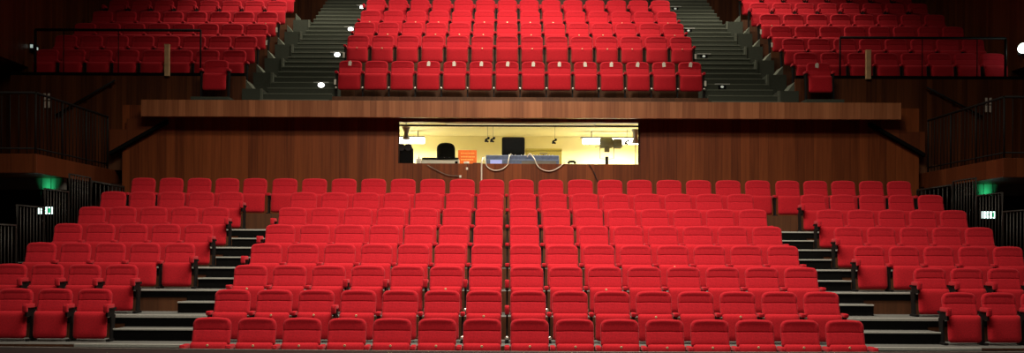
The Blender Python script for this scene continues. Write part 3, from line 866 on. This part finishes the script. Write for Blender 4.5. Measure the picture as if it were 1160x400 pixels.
SZ0, SZ1 = 2.92, 3.255
for sd, nm in ((-1, 'left'), (1, 'right')):
    xin = -8.52 if sd < 0 else 8.40
    a, c = sorted((xin, sd * 11.14))
    bm = bmesh.new(); box(bm, a, c, 17.43, 20.74, SZ0, SZ1, bev=0.008); box(bm, a, c, 20.74, 21.75, SZ0 + 0.05, SZ1)
    struct('gallery_floor_' + nm, bm, M['wood_gallery'])
    # wall under the gallery, with a door
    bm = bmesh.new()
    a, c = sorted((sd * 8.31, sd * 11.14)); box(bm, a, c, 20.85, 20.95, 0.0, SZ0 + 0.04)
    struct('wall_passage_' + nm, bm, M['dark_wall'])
    # gallery guard railing
    t = empty('guard_railing', (0, 0, 0), f'dark guard railing with thin bars along the edge of the {nm} gallery', 'railing', 'guard railings of the galleries')
    xr = xin + sd * 0.05
    ztop = SZ1 + 1.08
    b = bmesh.new(); tube(b, [(xr, 17.5, ztop), (xr, 20.65, ztop)], 0.024); tube(b, [(xr, 17.5, ztop), (sd * 11.1, 17.5, ztop)], 0.024); mesh_obj('top_rail', b, M['steel'], t)
    b = bmesh.new(); tube(b, [(xr, 17.5, SZ1 + 0.1), (xr, 20.65, SZ1 + 0.1)], 0.014); tube(b, [(xr, 17.5, SZ1 + 0.1), (sd * 11.1, 17.5, SZ1 + 0.1)], 0.014); mesh_obj('bottom_rail', b, M['steel'], t)
    pts = [(xr, 17.5 + 0.15 * q) for q in range(22)] + [(xr + sd * 0.15 * q, 17.5) for q in range(1, 17)]
    for q, (x, y) in enumerate(pts):
        b = bmesh.new(); post = q % 7 == 0
        tube(b, [(x, y, SZ1), (x, y, ztop - 0.01)], 0.02 if post else 0.008, 8 if post else 6)
        mesh_obj('post' if post else 'bar', b, M['steel'], t)
    # stepped stringer panel going down from the parapet
    def P(u, v):
        p = at(u, v, 20.7); return (p.x, p.z)
    L = [(181, 114), (181, 124), (164, 124), (164, 135), (145, 135), (145, 147), (126, 147), (126, 172), (190, 136)]
    Rr = [(992, 117), (992, 127), (1008, 127), (1008, 138), (1023.5, 138), (1023.5, 150), (1046, 150), (1046, 174), (984, 139)]
    poly = [P(*q) for q in (L if sd < 0 else Rr)]
    bm = bmesh.new(); prism(bm, poly, 20.62, 20.70); struct('stair_stringer', bm, M['wood_gallery'])
    # dark under edge of the stringer
    bm = bmesh.new()
    p0, p1 = poly[-1], poly[-2]
    prism(bm, [(p0[0], p0[1]), (p1[0], p1[1]), (p1[0], p1[1] - 0.075), (p0[0], p0[1] - 0.075)], 20.60, 20.74); struct('trim_4' if sd < 0 else 'trim_5', bm, M['black'])
    # the steps behind it
    bm = bmesh.new()
    for q in range(7):
        x0 = sd * (7.76 + 0.15 * q) 
        a, c = sorted((sd * 7.76, sd * (7.76 + 0.15 * (7 - q)) if False else sd * (8.81 - 0.15 * q)))
        box(bm, a, c, 20.92, 21.74, SZ1 + 0.19 * q - 0.0, SZ1 + 0.19 * (q + 1))
    struct('gallery_stairs', bm, M['riser'])
    # handrail on the wall above these steps
    t = empty('handrail', (0, 0, 0), f'dark sloping handrail on the boarded wall above the {nm} gallery', 'handrail', 'sloping handrails of the gallery stairs')
    if sd < 0: q0, q1 = at(130, 91, 21.66), at(62, 131, 21.66)
    else: q0, q1 = at(1050, 99, 21.66), at(1113, 132, 21.66)
    b = bmesh.new(); tube(b, [q0, q1], 0.022); mesh_obj('rail', b, M['steel'], t)
    for f_ in (0.08, 0.5, 0.92):
        q = q0.lerp(q1, f_); b = bmesh.new(); tube(b, [q, q + Vector((0, 0.0, -0.06)), q + Vector((0, 0.1, -0.06))], 0.010, 6); mesh_obj('bracket', b, M['steel'], t)
    # rail in front of the upper side block
    t = empty('balcony_railing', (0, 0, 0), f'dark top rail on thin posts in front of the balcony {nm} block', 'railing', 'railings in front of the balcony side blocks')
    xo = sd * 10.62
    xi = sd * 7.0
    zt = CAMZ + (285 - (36 if sd < 0 else 41)) / F * 21.8
    b = bmesh.new(); tube(b, [(xo, 21.8, zt), (xi, 21.8, zt)], 0.03); mesh_obj('top_rail', b, M['steel'], t)
    for x in (xo, sd * 10.0, sd * 8.8, xi):
        b = bmesh.new(); tube(b, [(x, 21.8, FT), (x, 21.8, zt)], 0.03 if x == xo else (0.02 if x == xi else 0.011)); mesh_obj('post', b, M['steel'], t)
    # pale wooden post
    xp = at(189.5 if sd < 0 else 983.5, 70, 21.70).x
    zp = CAMZ + (285 - (53 if sd < 0 else 56)) / F * 21.70
    zq = CAMZ + (285 - 88) / F * 21.70
    t = empty('railing_post', (xp, 21.70, zq), f'pale wooden post standing up in front of the balcony {nm} block', 'post', 'pale wooden posts of the balcony')
    b = bmesh.new(); box(b, -0.052, 0.052, -0.04, 0.04, 0, zp - zq, bev=0.008); mesh_obj('shaft', b, M['post_wood'], t)
    b = bmesh.new(); box(b, -0.058, 0.058, -0.045, 0.045, zp - zq, zp - zq + 0.02, bev=0.006); mesh_obj('post_cap', b, M['post_wood'], t)
    b = bmesh.new(); box(b, -0.03, 0.03, 0.03, 0.055, 0.02, 0.10, bev=0.004); mesh_obj('fixing_bracket', b, M['steel'], t)
    # stepped end rails of the lower seating
    for i in (3, 4, 5, 6, 7):
        nmr = ROWN[i] if i < 7 else 'back'
        t = empty('end_rail', (0, 0, 0), f'grey barred end rail beside the {nmr} row of the lower {nm} block', 'railing', f'stepped end rails of the lower {nm} block')
        x = sd * 8.2
        y0, y1 = N_(i) + 0.03, (N_(i + 1) if i < 7 else 20.6) - 0.03
        z0, z1 = FL(i), FL(i) + 0.99
        if i == 7: z1 = FL(i) + 0.6
        b = bmesh.new()
        tube(b, [(x, y0, z0), (x, y0, z1), (x, y1, z1), (x, y1, z0)], 0.022); mesh_obj('rail_frame', b, M['rail_grey'], t)
        nb = 8
        for q in range(1, nb):
            y = y0 + (y1 - y0) * q / nb
            b = bmesh.new(); tube(b, [(x, y, z0 + 0.06), (x, y, z1)], 0.009, 6); mesh_obj('bar', b, M['rail_grey'], t)
        b = bmesh.new(); tube(b, [(x, y0, z0 + 0.06), (x, y1, z0 + 0.06)], 0.012, 6); mesh_obj('bottom_rail', b, M['rail_grey'], t)

# exit signs under the galleries
def exit_sign(p, label, w=0.27, h=0.13):
    t = empty('exit_sign', p, label, 'exit sign', 'green exit signs under the galleries')
    b = bmesh.new(); box(b, -w / 2 - 0.012, w / 2 + 0.012, 0.0, 0.05, -h / 2 - 0.012, h / 2 + 0.012, bev=0.006); mesh_obj('housing', b, M['charcoal'], t)
    b = bmesh.new(); box(b, -w / 2, w / 2, -0.006, 0.001, -h / 2, h / 2); mesh_obj('sign_face', b, M['exit_white'], t)
    b = bmesh.new()
    # running figure and doorway
    hh = h / 0.13
    box(b, 0.055, 0.10, -0.010, -0.005, -0.045 * hh, 0.045 * hh)
    tube(b, [(0.005, -0.009, 0.038 * hh), (0.005, -0.005, 0.038 * hh)], 0.010, 10)
    for q in (((0.0, 0.025), (-0.012, -0.005)), ((-0.012, -0.005), (-0.035, -0.02)), ((-0.012, -0.005), (0.01, -0.022)), ((0.01, -0.022), (0.0, -0.045)), ((-0.002, 0.02), (0.025, 0.008)), ((-0.002, 0.02), (-0.03, 0.012))):
        tube(b, [(q[0][0], -0.008, q[0][1] * hh), (q[1][0], -0.008, q[1][1] * hh)], 0.006, 6)
    tube(b, [(-0.10, -0.008, 0), (-0.055, -0.008, 0)], 0.005, 6)
    mesh_obj('running_figure', b, M['exit_green'], t)
    b = bmesh.new(); tube(b, [(-0.09, 0.025, h / 2), (-0.09, 0.025, SZ0 - p.z)], 0.006, 6); tube(b, [(0.09, 0.025, h / 2), (0.09, 0.025, SZ0 - p.z)], 0.006, 6); mesh_obj('hanging_rod', b, M['steel'], t)
    # downstand beam behind the sign, washed green by the lamp in the sign's top edge
    bm_ = bmesh.new(); sd = -1 if p.x < 0 else 1
    a_, c_ = sorted((sd * 8.62, sd * 11.1)); box(bm_, a_, c_, p.y + 0.14, p.y + 0.26, SZ0 - 0.21, SZ0 - 0.001)
    struct('ceiling_beam', bm_, M['beam'])
    ld = bpy.data.lights.new('exit_sign_light', 'AREA'); ld.shape = 'RECTANGLE'; ld.size = 0.10; ld.size_y = 0.03; ld.energy = 0.55; ld.color = (0.05, 1.0, 0.35); ld.spread = math.radians(50)
    lo_ = bpy.data.objects.new('exit_sign_light', ld); COL.objects.link(lo_); lo_.location = p + Vector((0, -0.10, h / 2 + 0.10))
    lo_.rotation_euler = (Vector((p.x, p.y + 0.14, SZ0 - 0.10)) - lo_.location).to_track_quat('-Z', 'Y').to_euler()
exit_sign(at(51.5, 238.5, 18.6), 'lit green exit sign under the left gallery')
exit_sign(at(1120, 243.5, 19.1), 'lit green exit sign under the right gallery')

# small lit signs on the upper side walls
p = at(19, 54, 22.75); p.x = -11.15
t = empty('emergency_sign', p, 'small dim emergency light on the left side wall above the dark opening', 'emergency light', 'emergency lights on the upper side walls')
b = bmesh.new(); box(b, 0, 0.10, -0.13, 0.13, -0.08, 0.08, bev=0.01); mesh_obj('housing', b, M['charcoal'], t)
for q in (-0.05, 0.06):
    b = bmesh.new(); box(b, 0.03, 0.09, -0.148, -0.131, -0.03, 0.045, bev=0.004) if q < 0 else box(b, 0.098, 0.106, 0.03, 0.09, -0.045, 0.02, bev=0.004)
    mesh_obj('lens', b, M['dim_white'], t)
p = at(1151.5, 55.5, 21.9); p.x = 11.15
t = empty('emergency_sign', p, 'bright emergency light on the right side wall above the dark opening', 'emergency light', 'emergency lights on the upper side walls')
b = bmesh.new(); box(b, -0.12, 0, -0.20, 0.20, -0.12, 0.12, bev=0.02); mesh_obj('housing', b, M['charcoal'], t)
b = bmesh.new()
bmesh.ops.create_uvsphere(b, u_segments=16, v_segments=10, radius=0.11)
for v in b.verts: v.co = Vector((-0.14 + v.co.x * 0.9, v.co.y * 1.4 - 0.1, v.co.z))
mesh_obj('lens', b, M['emergency'], t, True)

# white notices on the boarded wall
for sd, nm, u, v in ((-1, 'left', 53, 114), (1, 'right', 1119.5, 119)):
    d = 21.74
    p = at(u, v, d)
    t = empty('wall_notice', p, f'white two-column notice on the dark boarded wall above the {nm} gallery', 'notice', 'white notices on the boarded walls')
    b = bmesh.new(); box(b, -0.10, 0.10, 0, 0.018, -0.18, 0.18, bev=0.004); mesh_obj('board', b, M['wood_strip'], t)
    for cx in (-0.045, 0.045):
        for cz in (-0.085, 0.085):
            b = bmesh.new(); box(b, cx - 0.026, cx + 0.026, -0.008, 0.0, cz - 0.072, cz + 0.072, bev=0.003); mesh_obj('sheet', b, M['white'], t)

# ------------------------------------------------------------------ lights
def look(o, target):
    o.rotation_euler = (Vector(target) - o.location).to_track_quat('-Z', 'Y').to_euler()
def spot(name, loc, target, energy, angle, blend, size, col):
    ld = bpy.data.lights.new(name, 'SPOT'); ld.energy = energy; ld.spot_size = math.radians(angle); ld.spot_blend = blend; ld.shadow_soft_size = size; ld.color = col
    o = bpy.data.objects.new(name, ld); COL.objects.link(o); o.location = loc; look(o, target); return o
def area(name, loc, target, energy, sx, sy, col, spread=180):
    ld = bpy.data.lights.new(name, 'AREA'); ld.shape = 'RECTANGLE'; ld.size = sx; ld.size_y = sy; ld.energy = energy; ld.color = col; ld.spread = math.radians(spread)
    o = bpy.data.objects.new(name, ld); COL.objects.link(o); o.location = loc; look(o, target); return o

WARM = (1.0, 0.86, 0.68)
area('added_fill_light', (0, 5.5, 12.3), (0, 14.0, 0.0), 290, 9, 1.5, WARM, 105)  # unseen soft fill, added to lift the dark gallery walls
area('stalls_light', (0, 13.1, 9.6), (0, 15.6, 1.2), 575, 8, 1.0, WARM, 110)
spot('stalls_spot', (0, 11.5, 11.0), (0, 18.6, 2.4), 740, 48, 1.0, 0.5, WARM)
area('balcony_light', (0, 22.4, 12.3), (0, 24.6, 7.0), 430, 6, 0.8, WARM, 130)
spot('balcony_spot', (0, 14.0, 12.4), (0, 23.6, 5.6), 2900, 44, 0.9, 0.45, WARM)
for sd in (-1, 1):
    spot('balcony_side_spot', (sd * 5.2, 25.6, 12.6), (sd * 6.0, 26.0, 7.5), 1450, 74, 1.0, 0.3, WARM)
wd = bpy.data.worlds.new('hall_ambience'); S.world = wd; wd.use_nodes = True
wd.node_tree.nodes['Background'].inputs[0].default_value = (0.5, 0.32, 0.24, 1)
wd.node_tree.nodes['Background'].inputs[1].default_value = 0.0

# ------------------------------------------------------------------ camera
cd = bpy.data.cameras.new('camera'); cd.sensor_width = 36; cd.lens = 36 * F / 1160
cd.shift_x = 6.5 / 1160; cd.shift_y = 85 / 1160
cam = bpy.data.objects.new('camera', cd); COL.objects.link(cam)
cam.location = (CAMX, 0, CAMZ); cam.rotation_euler = (PI / 2, math.radians(-0.25), 0)
S.camera = cam
vs = S.view_settings
S.display_settings.display_device = 'sRGB'
vs.view_transform = 'Standard'; vs.look = 'None'; vs.gamma = 1; vs.use_curve_mapping = False
vs.exposure = 0.0
